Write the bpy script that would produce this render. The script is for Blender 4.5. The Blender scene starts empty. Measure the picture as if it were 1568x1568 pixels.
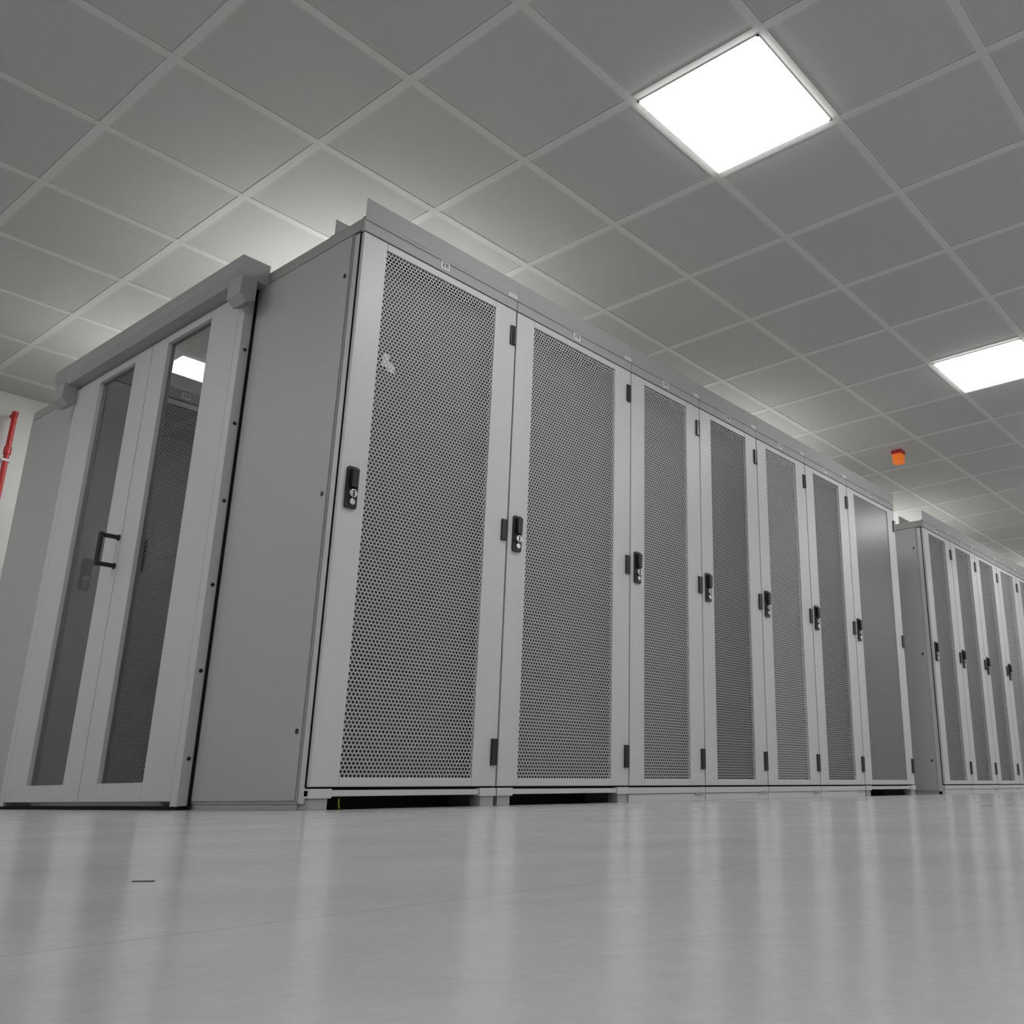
import bpy, math, random
from mathutils import Matrix, Vector
random.seed(4)
S=bpy.context.scene
S.view_settings.view_transform='Standard'
S.view_settings.look='None'

# ---------------------------------------------------------------- materials
def newmat(n):
    m=bpy.data.materials.new(n); m.use_nodes=True
    nt=m.node_tree; return m,nt,nt.nodes['Principled BSDF'],nt.nodes['Material Output']
def paint(n,col,rough=.45,spec=.5,noise=.03,metal=0.,bump=0.,scale=40):
    m,nt,b,o=newmat(n)
    b.inputs['Roughness'].default_value=rough; b.inputs['Metallic'].default_value=metal
    b.inputs['Specular IOR Level'].default_value=spec
    tc=nt.nodes.new('ShaderNodeTexCoord'); nz=nt.nodes.new('ShaderNodeTexNoise')
    nz.inputs['Scale'].default_value=scale; nz.inputs['Detail'].default_value=3
    nt.links.new(tc.outputs['Object'],nz.inputs['Vector'])
    cr=nt.nodes.new('ShaderNodeMix'); cr.data_type='RGBA'
    cr.inputs[6].default_value=(*[c*(1-noise) for c in col],1); cr.inputs[7].default_value=(*[min(1,c*(1+noise)) for c in col],1)
    nt.links.new(nz.outputs['Fac'],cr.inputs[0]); nt.links.new(cr.outputs[2],b.inputs['Base Color'])
    if bump:
        bp=nt.nodes.new('ShaderNodeBump'); bp.inputs['Strength'].default_value=bump; bp.inputs['Distance'].default_value=.001
        n2=nt.nodes.new('ShaderNodeTexNoise'); n2.inputs['Scale'].default_value=900
        nt.links.new(tc.outputs['Object'],n2.inputs['Vector']); nt.links.new(n2.outputs['Fac'],bp.inputs['Height']); nt.links.new(bp.outputs[0],b.inputs['Normal'])
    return m
def M(nt,op,a,b=None,c=None):
    n=nt.nodes.new('ShaderNodeMath'); n.operation=op
    for i,v in enumerate((a,b,c)):
        if v is None: continue
        if isinstance(v,(int,float)): n.inputs[i].default_value=v
        else: nt.links.new(v,n.inputs[i])
    return n.outputs[0]

RACK=paint('rack_light_grey_paint',(.53,.535,.54),.42,.45,.02,bump=.05)
SIDE=paint('rack_side_panel_paint',(.41,.415,.41),.5,.4,.025,bump=.1)
TRIM=paint('rack_trim_paint',(.34,.345,.345),.5,.4,.02)
ROOF=paint('rack_roof_paint',(.74,.74,.72),.6,.3,.02)
INNER=paint('rack_interior_dark',(.05,.05,.05),.7,.2)
EQUIP=paint('equipment_black',(.05,.05,.052),.6,.2)
BLACK=paint('black_plastic',(.012,.012,.013),.35,.5)
SEAM=paint('rubber_seal_black',(.01,.01,.01),.8,.1)
CHROME=paint('lock_metal',(.6,.6,.6),.3,.5,metal=1.)
LABEL=paint('label_paper',(.72,.73,.72),.6,.3)
INK=paint('label_ink',(.05,.05,.05),.6,.3)
WALL=paint('wall_paint',(.67,.68,.66),.8,.2,.02,scale=3)
BAR=paint('ceiling_bar_paint',(.60,.607,.588),.6,.3,.02)
LFRAME=paint('luminaire_frame_paint',(.7,.7,.69),.5,.4)
RED=paint('red_pipe_paint',(.50,.02,.02),.4,.5)
YEL=paint('earth_cable',(.55,.6,.03),.5,.4)

def perf_mat(name,pitch,rad,base):
    m,nt,b,o=newmat(name)
    b.inputs['Base Color'].default_value=(*base,1); b.inputs['Roughness'].default_value=.5
    tc=nt.nodes.new('ShaderNodeTexCoord'); sp=nt.nodes.new('ShaderNodeSeparateXYZ')
    nt.links.new(tc.outputs['Object'],sp.inputs[0])
    px=pitch; pz=pitch*math.sqrt(3)
    def lat(off):
        u=M(nt,'DIVIDE',sp.outputs['X'],px); w=M(nt,'DIVIDE',sp.outputs['Z'],pz)
        if off: u=M(nt,'ADD',u,.5); w=M(nt,'ADD',w,.5)
        u=M(nt,'MULTIPLY',M(nt,'SUBTRACT',M(nt,'FRACT',u),.5),px)
        w=M(nt,'MULTIPLY',M(nt,'SUBTRACT',M(nt,'FRACT',w),.5),pz)
        return M(nt,'SQRT',M(nt,'ADD',M(nt,'MULTIPLY',u,u),M(nt,'MULTIPLY',w,w)))
    d=M(nt,'MINIMUM',lat(0),lat(1)); hole=M(nt,'LESS_THAN',d,rad)
    tr=nt.nodes.new('ShaderNodeBsdfTransparent'); mx=nt.nodes.new('ShaderNodeMixShader')
    nt.links.new(hole,mx.inputs[0]); nt.links.new(b.outputs[0],mx.inputs[1]); nt.links.new(tr.outputs[0],mx.inputs[2])
    nt.links.new(mx.outputs[0],o.inputs['Surface']); return m
PERF=perf_mat('perforated_steel',.0155,.0055,(.44,.445,.445))
PERFD=perf_mat('perforated_steel_dense',.0155,.0059,(.36,.365,.36))

def glass_mat(name,tint,rough=.02,haze=0,hazecol=.2):
    m,nt,b,o=newmat(name); nt.nodes.remove(b)
    tr=nt.nodes.new('ShaderNodeBsdfTransparent'); tr.inputs[0].default_value=(*tint,1)
    base=tr.outputs[0]
    if haze:
        df=nt.nodes.new('ShaderNodeBsdfDiffuse'); df.inputs[0].default_value=(hazecol,hazecol,hazecol,1)
        m0=nt.nodes.new('ShaderNodeMixShader'); m0.inputs[0].default_value=haze
        nt.links.new(tr.outputs[0],m0.inputs[1]); nt.links.new(df.outputs[0],m0.inputs[2]); base=m0.outputs[0]
    gl=nt.nodes.new('ShaderNodeBsdfGlossy'); gl.inputs['Roughness'].default_value=rough; gl.inputs[0].default_value=(.9,.9,.9,1)
    lw=nt.nodes.new('ShaderNodeLayerWeight'); lw.inputs[0].default_value=.5
    fac=M(nt,'ADD',M(nt,'MULTIPLY',M(nt,'POWER',lw.outputs['Facing'],5.),.90 if not haze else .4),.05)
    mx=nt.nodes.new('ShaderNodeMixShader'); nt.links.new(fac,mx.inputs[0]); nt.links.new(base,mx.inputs[1]); nt.links.new(gl.outputs[0],mx.inputs[2])
    nt.links.new(mx.outputs[0],o.inputs['Surface']); return m
GLASS=glass_mat('tinted_glass',(.40,.415,.41))
FROST=glass_mat('smoked_glass',(.6,.6,.6),.3,.6,.27)
m,nt,b,o=newmat('translucent_bounce_sheet'); nt.nodes.remove(b)  # half-clear white for the added aisle sheets that brighten the ceiling above
tr=nt.nodes.new('ShaderNodeBsdfTransparent'); df=nt.nodes.new('ShaderNodeBsdfDiffuse'); df.inputs[0].default_value=(.9,.9,.88,1)
mx=nt.nodes.new('ShaderNodeMixShader'); mx.inputs[0].default_value=.68
nt.links.new(tr.outputs[0],mx.inputs[1]); nt.links.new(df.outputs[0],mx.inputs[2]); nt.links.new(mx.outputs[0],o.inputs['Surface'])
BOUNCE=m

# ceiling: lattice lines at x=-.02+.6k, y=-.245+.6k
def ceiling_mat():
    m,nt,b,o=newmat('ceiling_perforated_tile')
    b.inputs['Roughness'].default_value=.75; b.inputs['Specular IOR Level'].default_value=.25
    tc=nt.nodes.new('ShaderNodeTexCoord'); sp=nt.nodes.new('ShaderNodeSeparateXYZ'); nt.links.new(tc.outputs['Object'],sp.inputs[0])
    def edge(s,off):
        f=M(nt,'FRACT',M(nt,'DIVIDE',M(nt,'SUBTRACT',s,off),.6))
        return M(nt,'MULTIPLY',M(nt,'MINIMUM',f,M(nt,'SUBTRACT',1.,f)),.6)
    d=M(nt,'MINIMUM',edge(sp.outputs['X'],-.02),edge(sp.outputs['Y'],-.245))
    line=M(nt,'LESS_THAN',d,.0198)
    rim=M(nt,'LESS_THAN',d,.032)
    nz=nt.nodes.new('ShaderNodeTexNoise'); nz.inputs['Scale'].default_value=250; nz.inputs['Detail'].default_value=2
    nt.links.new(tc.outputs['Object'],nz.inputs['Vector'])
    fl=nt.nodes.new('ShaderNodeCombineXYZ')
    nt.links.new(M(nt,'FLOOR',M(nt,'DIVIDE',M(nt,'SUBTRACT',sp.outputs['X'],-.02),.6)),fl.inputs[0])
    nt.links.new(M(nt,'FLOOR',M(nt,'DIVIDE',M(nt,'SUBTRACT',sp.outputs['Y'],-.245),.6)),fl.inputs[1])
    wn=nt.nodes.new('ShaderNodeTexWhiteNoise'); nt.links.new(fl.outputs[0],wn.inputs[0])
    v=M(nt,'ADD',M(nt,'MULTIPLY',nz.outputs['Fac'],.10),M(nt,'MULTIPLY',wn.outputs['Value'],.03))
    v=M(nt,'ADD',v,.42)
    v=M(nt,'ADD',v,M(nt,'MULTIPLY',rim,.03))
    v=M(nt,'MULTIPLY',v,M(nt,'SUBTRACT',1.,M(nt,'MULTIPLY',line,.2)))
    cb=nt.nodes.new('ShaderNodeCombineColor'); nt.links.new(v,cb.inputs[0]); nt.links.new(M(nt,'MULTIPLY',v,1.012),cb.inputs[1]); nt.links.new(M(nt,'MULTIPLY',v,.98),cb.inputs[2])
    nt.links.new(cb.outputs[0],b.inputs['Base Color']); return m
CEIL=ceiling_mat()
def floor_mat():
    m,nt,b,o=newmat('floor_vinyl_tile')
    b.inputs['Specular IOR Level'].default_value=.45
    tc=nt.nodes.new('ShaderNodeTexCoord'); sp=nt.nodes.new('ShaderNodeSeparateXYZ'); nt.links.new(tc.outputs['Object'],sp.inputs[0])
    def edge(s,off):
        f=M(nt,'FRACT',M(nt,'DIVIDE',M(nt,'SUBTRACT',s,off),.6))
        return M(nt,'MULTIPLY',M(nt,'MINIMUM',f,M(nt,'SUBTRACT',1.,f)),.6)
    d=M(nt,'MINIMUM',edge(sp.outputs['X'],.1),edge(sp.outputs['Y'],-.05)); line=M(nt,'LESS_THAN',d,.0007)
    nz=nt.nodes.new('ShaderNodeTexNoise'); nz.inputs['Scale'].default_value=5; nz.inputs['Detail'].default_value=6
    n2=nt.nodes.new('ShaderNodeTexNoise'); n2.inputs['Scale'].default_value=160; n2.inputs['Detail'].default_value=4
    n3=nt.nodes.new('ShaderNodeTexNoise'); n3.inputs['Scale'].default_value=22; n3.inputs['Detail'].default_value=5; n3.inputs['Distortion'].default_value=1.5
    for n in (nz,n2,n3): nt.links.new(tc.outputs['Object'],n.inputs['Vector'])
    v=M(nt,'ADD',M(nt,'MULTIPLY',nz.outputs['Fac'],.10),M(nt,'MULTIPLY',n2.outputs['Fac'],.07)); v=M(nt,'ADD',v,M(nt,'MULTIPLY',n3.outputs['Fac'],.09)); v=M(nt,'ADD',v,.39)
    scr=M(nt,'LESS_THAN',M(nt,'ABSOLUTE',M(nt,'SUBTRACT',n3.outputs['Fac'],.62)),.0025)
    v=M(nt,'MULTIPLY',v,M(nt,'SUBTRACT',1.,M(nt,'MULTIPLY',scr,.09)))
    v=M(nt,'MULTIPLY',v,M(nt,'SUBTRACT',1.,M(nt,'MULTIPLY',line,.25)))
    cb=nt.nodes.new('ShaderNodeCombineColor'); nt.links.new(v,cb.inputs[0]); nt.links.new(v,cb.inputs[1]); nt.links.new(M(nt,'MULTIPLY',v,.99),cb.inputs[2])
    nt.links.new(cb.outputs[0],b.inputs['Base Color'])
    nt.links.new(M(nt,'ADD',M(nt,'MULTIPLY',nz.outputs['Fac'],.05),.15),b.inputs['Roughness'])
    return m
FLOOR=floor_mat()
def emis(name,col,st):
    m,nt,b,o=newmat(name); b.inputs['Base Color'].default_value=(.8,.8,.8,1)
    b.inputs['Emission Color'].default_value=(*col,1); b.inputs['Emission Strength'].default_value=st; return m
LAMP=emis('luminaire_diffuser',(1.,1.,.995),18.5)
ORANGE=emis('beacon_orange',(1,.2,.02),.3); ORANGE.node_tree.nodes['Principled BSDF'].inputs['Base Color'].default_value=(.8,.2,.02,1)

# ---------------------------------------------------------------- mesh helpers
class B:
    def __init__(s): s.v=[];s.f=[];s.mi=[];s.mats=[]
    def idx(s,m):
        if m not in s.mats: s.mats.append(m)
        return s.mats.index(m)
    def box(s,x0,x1,y0,y1,z0,z1,m):
        n=len(s.v); s.v+=[(x0,y0,z0),(x1,y0,z0),(x1,y1,z0),(x0,y1,z0),(x0,y0,z1),(x1,y0,z1),(x1,y1,z1),(x0,y1,z1)]
        for f in ((0,3,2,1),(4,5,6,7),(0,1,5,4),(1,2,6,5),(2,3,7,6),(3,0,4,7)): s.f.append([n+i for i in f]); s.mi.append(s.idx(m))
        return s
    def prism(s,pts,axis,a0,a1,m):
        n=len(s.v);k=len(pts)
        for a in (a0,a1):
            for p in pts:
                s.v.append({'x':(a,p[0],p[1]),'y':(p[0],a,p[1]),'z':(p[0],p[1],a)}[axis])
        s.f.append([n+i for i in range(k)][::-1]); s.f.append([n+k+i for i in range(k)])
        for i in range(k): j=(i+1)%k; s.f.append([n+i,n+j,n+k+j,n+k+i])
        s.mi+= [s.idx(m)]*(k+2); return s
    def cyl(s,c,r,h,axis,m,seg=16,r2=None):
        n=len(s.v); r2=r if r2 is None else r2
        for (t,rr) in ((0,r),(h,r2)):
            for i in range(seg):
                a=2*math.pi*i/seg; u=rr*math.cos(a); w=rr*math.sin(a)
                d={'x':(t,u,w),'y':(u,t,w),'z':(u,w,t)}[axis]; s.v.append((c[0]+d[0],c[1]+d[1],c[2]+d[2]))
        s.f.append([n+i for i in range(seg)][::-1]); s.f.append([n+seg+i for i in range(seg)])
        for i in range(seg): j=(i+1)%seg; s.f.append([n+i,n+j,n+seg+j,n+seg+i])
        s.mi+=[s.idx(m)]*(seg+2); return s
    def quad(s,pts,m):
        n=len(s.v); s.v+=pts; s.f.append([n,n+1,n+2,n+3]); s.mi.append(s.idx(m)); return s
    def obj(s,name,parent=None,loc=(0,0,0),bevel=0):
        me=bpy.data.meshes.new(name); me.from_pydata(s.v,[],s.f)
        for m in s.mats: me.materials.append(m)
        me.polygons.foreach_set('material_index',s.mi); me.update()
        import bmesh as bm_; bm=bm_.new(); bm.from_mesh(me); bm_.ops.recalc_face_normals(bm,faces=bm.faces); bm.to_mesh(me); bm.free()
        o=bpy.data.objects.new(name,me); S.collection.objects.link(o); o.location=loc
        if parent: o.parent=parent
        if bevel:
            bv=o.modifiers.new('bevel','BEVEL'); bv.width=bevel; bv.segments=2; bv.limit_method='ANGLE'
        return o
def empty(name,loc=(0,0,0),rz=0):
    e=bpy.data.objects.new(name,None); e.empty_display_size=.1; S.collection.objects.link(e); e.location=loc; e.rotation_euler[2]=rz; return e

# ---------------------------------------------------------------- room
XMIN,XMAX,YMIN,YMAX,CZ=-5.0,22.0,-4.6,4.27,2.672
B().box(XMIN,XMAX,YMIN,YMAX,-.1,0,FLOOR).obj('floor')
B().box(XMIN,XMAX,YMIN,YMAX,CZ,CZ+.1,CEIL).obj('ceiling')
B().box(XMIN-.15,XMIN,YMIN-.15,YMAX+.15,-.1,CZ+.1,WALL).obj('wall_left')
B().box(XMAX,XMAX+.15,YMIN-.15,YMAX+.15,-.1,CZ+.1,WALL).obj('wall_right')
B().box(XMIN,XMAX,YMAX,YMAX+.15,-.1,CZ+.1,WALL).obj('wall_back')
B().box(XMIN,XMAX,YMIN-.15,YMIN,-.1,CZ+.1,WALL).obj('wall_front')
g=B(); bw=.018
k=math.ceil((XMIN+.02)/.6)
while -.02+.6*k<XMAX:
    x=-.02+.6*k; g.box(x-bw,x+bw,YMIN,YMAX,CZ-.003,CZ,BAR); k+=1
k=math.ceil((YMIN+.245)/.6)
while -.245+.6*k<YMAX:
    y=-.245+.6*k; g.box(XMIN,XMAX,y-bw,y+bw,CZ-.0035,CZ,BAR); k+=1
g.obj('ceiling_grid')

# luminaires
LY=[-1.145,1.255,3.055,-3.545]
for yc in LY:
    for k in range(-2,7):
        xc=.877+3*k
        if xc<XMIN+.4: continue
        e=empty('ceiling_luminaire',(xc,yc,CZ))
        h=.282; b=B()
        for (a,b_,c,d) in ((-h,h,-h,-h+.008),(-h,h,h-.008,h),(-h,-h+.008,-h,h),(h-.008,h,-h,h)): b.box(a,b_,c,d,-.007,0,LFRAME)
        b.obj('frame',e)
        B().box(-h+.008,h-.008,-h+.008,h-.008,-.014,-.002,LAMP).obj('diffuser',e)

# ---------------------------------------------------------------- racks
RD=.98; RH=2.18
def server_rack(loc,w,rz=0,kind='perf',plinth='solid',endL=False,endR=False,full=True,fill=0):
    r=empty('server_rack',loc,rz)
    b=B()
    b.box(.001,.02,.06,RD-.02,.02,RH-.055,SIDE); b.box(w-.02,w-.001,.06,RD-.02,.02,RH-.055,SIDE)
    b.box(.004,.035,.024,.058,.02,RH-.06,RACK); b.box(w-.035,w-.004,.024,.058,.02,RH-.06,RACK)
    b.box(.004,.035,RD-.02,RD,.02,RH-.06,RACK); b.box(w-.035,w-.004,RD-.02,RD,.02,RH-.06,RACK)
    b.box(.0,w,.022,RD,RH-.052,RH-.002,TRIM)
    b.box(.002,w-.002,.024,RD-.002,RH-.002,RH,ROOF)
    b.box(.035,w-.035,RD-.015,RD,.06,RH-.05,SIDE)
    b.box(.035,w-.035,.03,RD-.02,.05,.065,INNER)
    b.obj('cabinet_body',r,bevel=.002)
    b=B()
    b.box(.0015,w-.0015,.0,.022,2.122,RH,TRIM)
    if plinth=='feet':
        fw=.05 if w<.7 else .085
        b.box(.003,fw,-.004,.03,.036,.066,RACK); b.box(w-fw,w-.003,-.004,.03,.036,.066,RACK)
        b.box(.003,w-.003,.004,.026,.042,.062,RACK)
        b.box(.01,.075,.002,.06,.0,.036,TRIM); b.box(w-.075,w-.01,.002,.06,.0,.036,TRIM)
        b.box(.01,w-.01,.25,.27,.0,.04,INNER)
    else:
        b.box(.003,w-.003,.0,.026,.036,.064,RACK); b.box(.002,w-.002,.004,.03,.0,.034,RACK)
        b.box(w-.09,w-.02,-.002,.004,.028,.042,TRIM)
    b.box(.004,.02,.06,RD-.02,.0,.02,TRIM); b.box(w-.02,w-.004,.06,RD-.02,.0,.02,TRIM)
    b.obj('plinth_and_header',r,bevel=.0015)
    b=B()
    b.box(.02,.024,.062,RD-.02,.066,RH-.06,INNER); b.box(w-.024,w-.02,.062,RD-.02,.066,RH-.06,INNER)
    b.box(.024,w-.024,RD-.03,RD-.02,.066,RH-.06,INNER)
    c=w/2
    im=INNER if kind!='glass' else SIDE
    b.box(.03,c-.235,.085,.10,.07,2.11,im); b.box(c+.235,w-.03,.085,.10,.07,2.11,im)
    z=.08; rnd=random.Random(fill+int(loc[0]*10))
    while z<2.08:
        u=min(rnd.choice([1,2,2,4])*.0445,2.10-z)
        b.box(c-.235,c+.235,.085,.7,z,z+u-.002,EQUIP)
        z+=u
    b.obj('equipment',r)
    z0,z1=.072,2.116; xl,xr=.110,w-.125; p0,p1=.102,2.085
    dx0,dx1=.004,w-.004
    b=B()
    b.box(dx0,xl,0,.018,z0,z1,RACK); b.box(xr,dx1,0,.018,z0,z1,RACK)
    b.box(xl,xr,0,.018,p1,z1,RACK); b.box(xl,xr,0,.018,z0,p0,RACK)
    b.obj('door_frame',r,bevel=.0025)
    mt={'perf':PERF,'dense':PERFD,'glass':FROST}[kind]
    B().quad([(xl,.006,p0),(xr,.006,p0),(xr,.006,p1),(xl,.006,p1)],mt).obj('door_panel',r)
    b=B()
    b.box(.004,w-.004,.016,.021,2.112,2.124,SEAM); b.box(.004,w-.004,.018,.021,.064,.074,SEAM)
    b.box(.0,.006,.017,.021,.07,2.12,SEAM); b.box(w-.006,w,.017,.021,.07,2.12,SEAM)
    b.obj('door_seal',r)
    b=B(); hx=.05
    b.prism([(hx-.02,1.015),(hx+.02,1.015),(hx+.024,1.022),(hx+.024,1.163),(hx+.018,1.17),(hx-.018,1.17),(hx-.024,1.163),(hx-.024,1.022)],'y',-.010,0,BLACK)
    b.prism([(hx-.012,1.09),(hx+.012,1.09),(hx+.014,1.158),(hx-.014,1.158)],'y',-.026,-.010,BLACK)
    b.cyl((hx,-.022,1.068),.015,.012,'y',CHROME,20); b.cyl((hx,-.018,1.038),.011,.008,'y',CHROME,16)
    b.box(hx-.003,hx+.003,-.024,-.021,1.056,1.08,BLACK)
    b.obj('swing_handle',r,bevel=.002)
    b=B(); hx=w-.026
    for zc,hh in ((1.99,.045),(1.095,.045),(.2,.05)):
        b.box(hx-.011,hx+.013,-.010,.001,zc-hh,zc+hh,BLACK); b.cyl((hx+.013,-.006,zc-hh),.006,2*hh,'z',BLACK,10)
    b.obj('hinges',r,bevel=.0015)
    if full:
        b=B(); lx=w*.5-.01; lz=2.152
        b.box(lx-.022,lx+.022,-.002,0,lz-.018,lz+.018,LABEL)
        def seg(x0,x1,za,zb): b.box(lx+x0,lx+x1,-.003,-.002,lz+za,lz+zb,INK)
        for s in ((-.014,-.003,.008,.011),(-.014,-.003,-.0015,.0015),(-.014,-.003,-.011,-.008),(-.006,-.003,0,.011),(-.014,-.011,-.011,0)): seg(*s)
        for s in ((.003,.014,.008,.011),(.003,.014,-.0015,.0015),(.003,.006,-.011,.011),(.011,.014,-.011,.011)): seg(*s)
        b.obj('number_label',r)
        b=B()
        b.box(.001,w-.001,-.004,-.0015,RH-.012,2.262,TRIM); b.box(.001,w-.001,-.004,.02,RH,RH+.003,TRIM)
        b.box(.001,w-.001,.2,.203,RH,2.25,TRIM); b.box(.001,w-.001,.2,.23,RH,RH+.003,TRIM)
        b.box(w-.06,w-.004,-.0055,-.004,RH-.01,RH+.012,RACK)
        b.obj('roof_baffle',r,bevel=.0008)
    b=B()
    for e,xa,sg in ((endL,0,-1),(endR,w,1)):
        if not e: continue
        xs=(xa-.004,xa) if sg<0 else (xa,xa+.004)
        b.box(xs[0],xs[1],.066,RD-.01,.03,RH-.06,SIDE)
        for (yy,zz) in ((.09,1.95),(.09,1.075),(.09,.25)):
            b.cyl((xs[0]-.003 if sg<0 else xs[1],yy,zz),.009,.003,'x',BLACK,14)
    if b.v: b.obj('end_panel',r,bevel=.001)
    return r

ROW=[(0,.8,'perf','feet'),(.8,.8,'perf','feet'),(1.6,.6,'perf','solid'),(2.2,.6,'dense','solid'),(2.8,.6,'perf','solid'),(3.4,.6,'dense','solid'),(4.0,.8,'glass','feet')]
for i,(x,w,kd,pl) in enumerate(ROW):
    r=server_rack((x,0,0),w,0,kd,pl,endL=(i==0),endR=(i==6),fill=i)
    if i==0:
        b=B(); b.prism([(.136,1.603),(.158,1.606),(.163,1.594),(.196,1.588),(.190,1.622),(.168,1.632),(.166,1.655),(.138,1.66)],'y',.008,.009,LABEL); b.obj('paper_tag',r)
x=5.37
for i in range(8):
    server_rack((x,0,0),.6,0,'dense' if i<3 else 'perf','solid',endL=(i==0),fill=20+i); x+=.6
for i,(x,w,kd,pl) in enumerate(ROW):
    server_rack((x,3.15-RD,0),w,0,'perf','solid',endL=(i==0),endR=(i==6),full=True,fill=40+i)

# added unseen translucent sheets over the aisle, bouncing lamp light onto the ceiling
A0,A1=RD+.003,3.15-RD-.006
for x0,x1 in ((0.0,4.8),(5.37,10.17)):
    e=empty('aisle_bounce_roof',(x0,0,0)); L=x1-x0; b=B()
    for i in range(4):
        b.quad([(L*i/4+.01,A0,2.186),(L*(i+1)/4-.01,A0,2.186),(L*(i+1)/4-.01,A1,2.186),(L*i/4+.01,A1,2.186)],BOUNCE)
    b.obj('bounce_sheet',e)
    b=B()
    for i in range(5): b.box(max(0,L*i/4-.015),min(L,L*i/4+.015),A0,A1,2.181,2.20,TRIM)
    b.obj('bounce_rib',e)

# ---------------------------------------------------------------- aisle containment door
a=empty('aisle_containment_door',(0,0,0))
ya,yb,yc=.74,2.41,1.575; xd=-.05
b=B()
b.box(xd,-.006,ya,ya+.05,.012,2.10,RACK)
b.box(xd,-.006,yb-.05,yb,.012,2.10,RACK)
b.box(xd+.005,-.006,ya+.05,yb-.05,2.075,2.12,TRIM)
for z in (.18,.5,.83,1.17,1.5,1.83): b.cyl((-.028,ya-.003,z),.008,.003,'y',BLACK,12)
b.obj('frame',a,bevel=.002)
b=B()
b.box(-.012,-.006,ya-.012,ya,.0,2.16,SEAM)
b.obj('post_seal',a)
for nm,y0,y1,g0,g1 in (('door_leaf_near',ya+.052,yc-.003,1.025,1.417),('door_leaf_far',yc+.003,yb-.052,1.745,2.13)):
    b=B()
    b.box(xd,-.014,y0,g0,.03,2.10,RACK); b.box(xd,-.014,g1,y1,.03,2.10,RACK)
    b.box(xd,-.014,g0,g1,.03,.10,RACK); b.box(xd,-.014,g0,g1,2.065,2.10,RACK)
    b.obj(nm,a,bevel=.002)
    B().quad([(-.032,g0,.10),(-.032,g1,.10),(-.032,g1,2.065),(-.032,g0,2.065)],GLASS).obj(nm+'_glass',a)
b=B(); b.box(-.03,-.016,yc-.004,yc+.004,.03,2.1,SEAM); b.box(-.045,-.008,ya,yb,.0,.014,SEAM); b.obj('seals',a)
b=B()
b.prism([(-.12,2.21),(-.125,2.205),(-.125,2.15),(-.10,2.115),(-.0,2.115),(-.0,2.21)],'y',.665,2.52,TRIM)
b.obj('hood',a,bevel=.002)
b=B()
BR=[(-.118,2.12),(-.118,2.035),(-.085,2.005),(-.05,2.022),(-.05,2.12)]
b.prism(BR,'y',.662,.77,TRIM)
b.prism(BR,'y',2.40,2.517,TRIM)
b.obj('hood_bracket',a,bevel=.002)
b=B(); hy=yc+.02
b.cyl((xd-.075,hy,1.018),.0105,.152,'z',BLACK,14); b.box(xd-.075,xd,hy-.008,hy+.008,1.02,1.038,BLACK); b.box(xd-.075,xd,hy-.008,hy+.008,1.15,1.168,BLACK)
b.cyl((xd-.006,hy,1.029),.015,.006,'x',BLACK,14); b.cyl((xd-.006,hy,1.159),.015,.006,'x',BLACK,14)
b.obj('pull_handle',a,bevel=.002)

# ---------------------------------------------------------------- small things
e=empty('alarm_beacon',(4.985,.0,CZ))
b=B(); b.box(-.043,.043,-.043,.043,-.028,0,RED); b.obj('base',e,bevel=.004)
b=B(); b.box(-.040,.040,-.040,.040,-.11,-.028,ORANGE); b.obj('lens',e,bevel=.01)
e=empty('fire_pipe',(.20,YMAX-.09,0))
b=B(); b.cyl((0,0,0),.016,2.52,'z',RED,16); b.cyl((0,0,2.5),.016,.05,'y',RED,16); b.cyl((0,0,2.22),.022,.05,'z',RED,16); b.cyl((0,0,2.49),.019,.03,'z',RED,16); b.obj('pipe',e)
b=B(); b.box(-.025,.025,-.02,.06,2.17,2.185,LABEL); b.obj('clamp',e)
cu=bpy.data.curves.new('earth_cable','CURVE'); cu.dimensions='3D'; cu.bevel_depth=.003
sp=cu.splines.new('BEZIER'); pts=[(.135,.03,.034),(.15,.05,.012),(.18,.09,.005),(.2,.16,.005)]
sp.bezier_points.add(len(pts)-1)
for q,p in zip(sp.bezier_points,pts): q.co=p; q.handle_left_type=q.handle_right_type='AUTO'
o=bpy.data.objects.new('earth_cable',cu); S.collection.objects.link(o); cu.materials.append(YEL)
b=B(); b.prism([(-.006,-.001),(.002,-.002),(.0075,-.0008),(.004,.0015),(-.003,.001)],'z',0,.0005,INNER); o=b.obj('floor_debris_flake',None,(-1.493,-2.21,0)); o.rotation_euler[2]=-.9

# ---------------------------------------------------------------- world + camera
w=bpy.data.worlds.new('World'); S.world=w; w.use_nodes=True; w.node_tree.nodes['Background'].inputs[0].default_value=(.5,.5,.5,1); w.node_tree.nodes['Background'].inputs[1].default_value=.05
cd=bpy.data.cameras.new('camera'); cam=bpy.data.objects.new('camera',cd); S.collection.objects.link(cam)
cd.sensor_width=36; cd.lens=1424/1568*36; cd.shift_x=-261/1568; cd.clip_start=.01
X=Vector((1105,414,1424)).normalized(); Z=Vector((-55,-4754,1424)); Z=(Z-Z.dot(X)*X).normalized(); Y=Z.cross(X)
if Y.x>0: Y=-Y
right=Vector((X.x,Y.x,Z.x)); down=Vector((X.y,Y.y,Z.y)); fwd=Vector((X.z,Y.z,Z.z))
R=Matrix((right,-down,-fwd)).transposed()
cam.matrix_world=Matrix.Translation((-1.773,-2.815,.0477))@R.to_4x4()
S.camera=cam
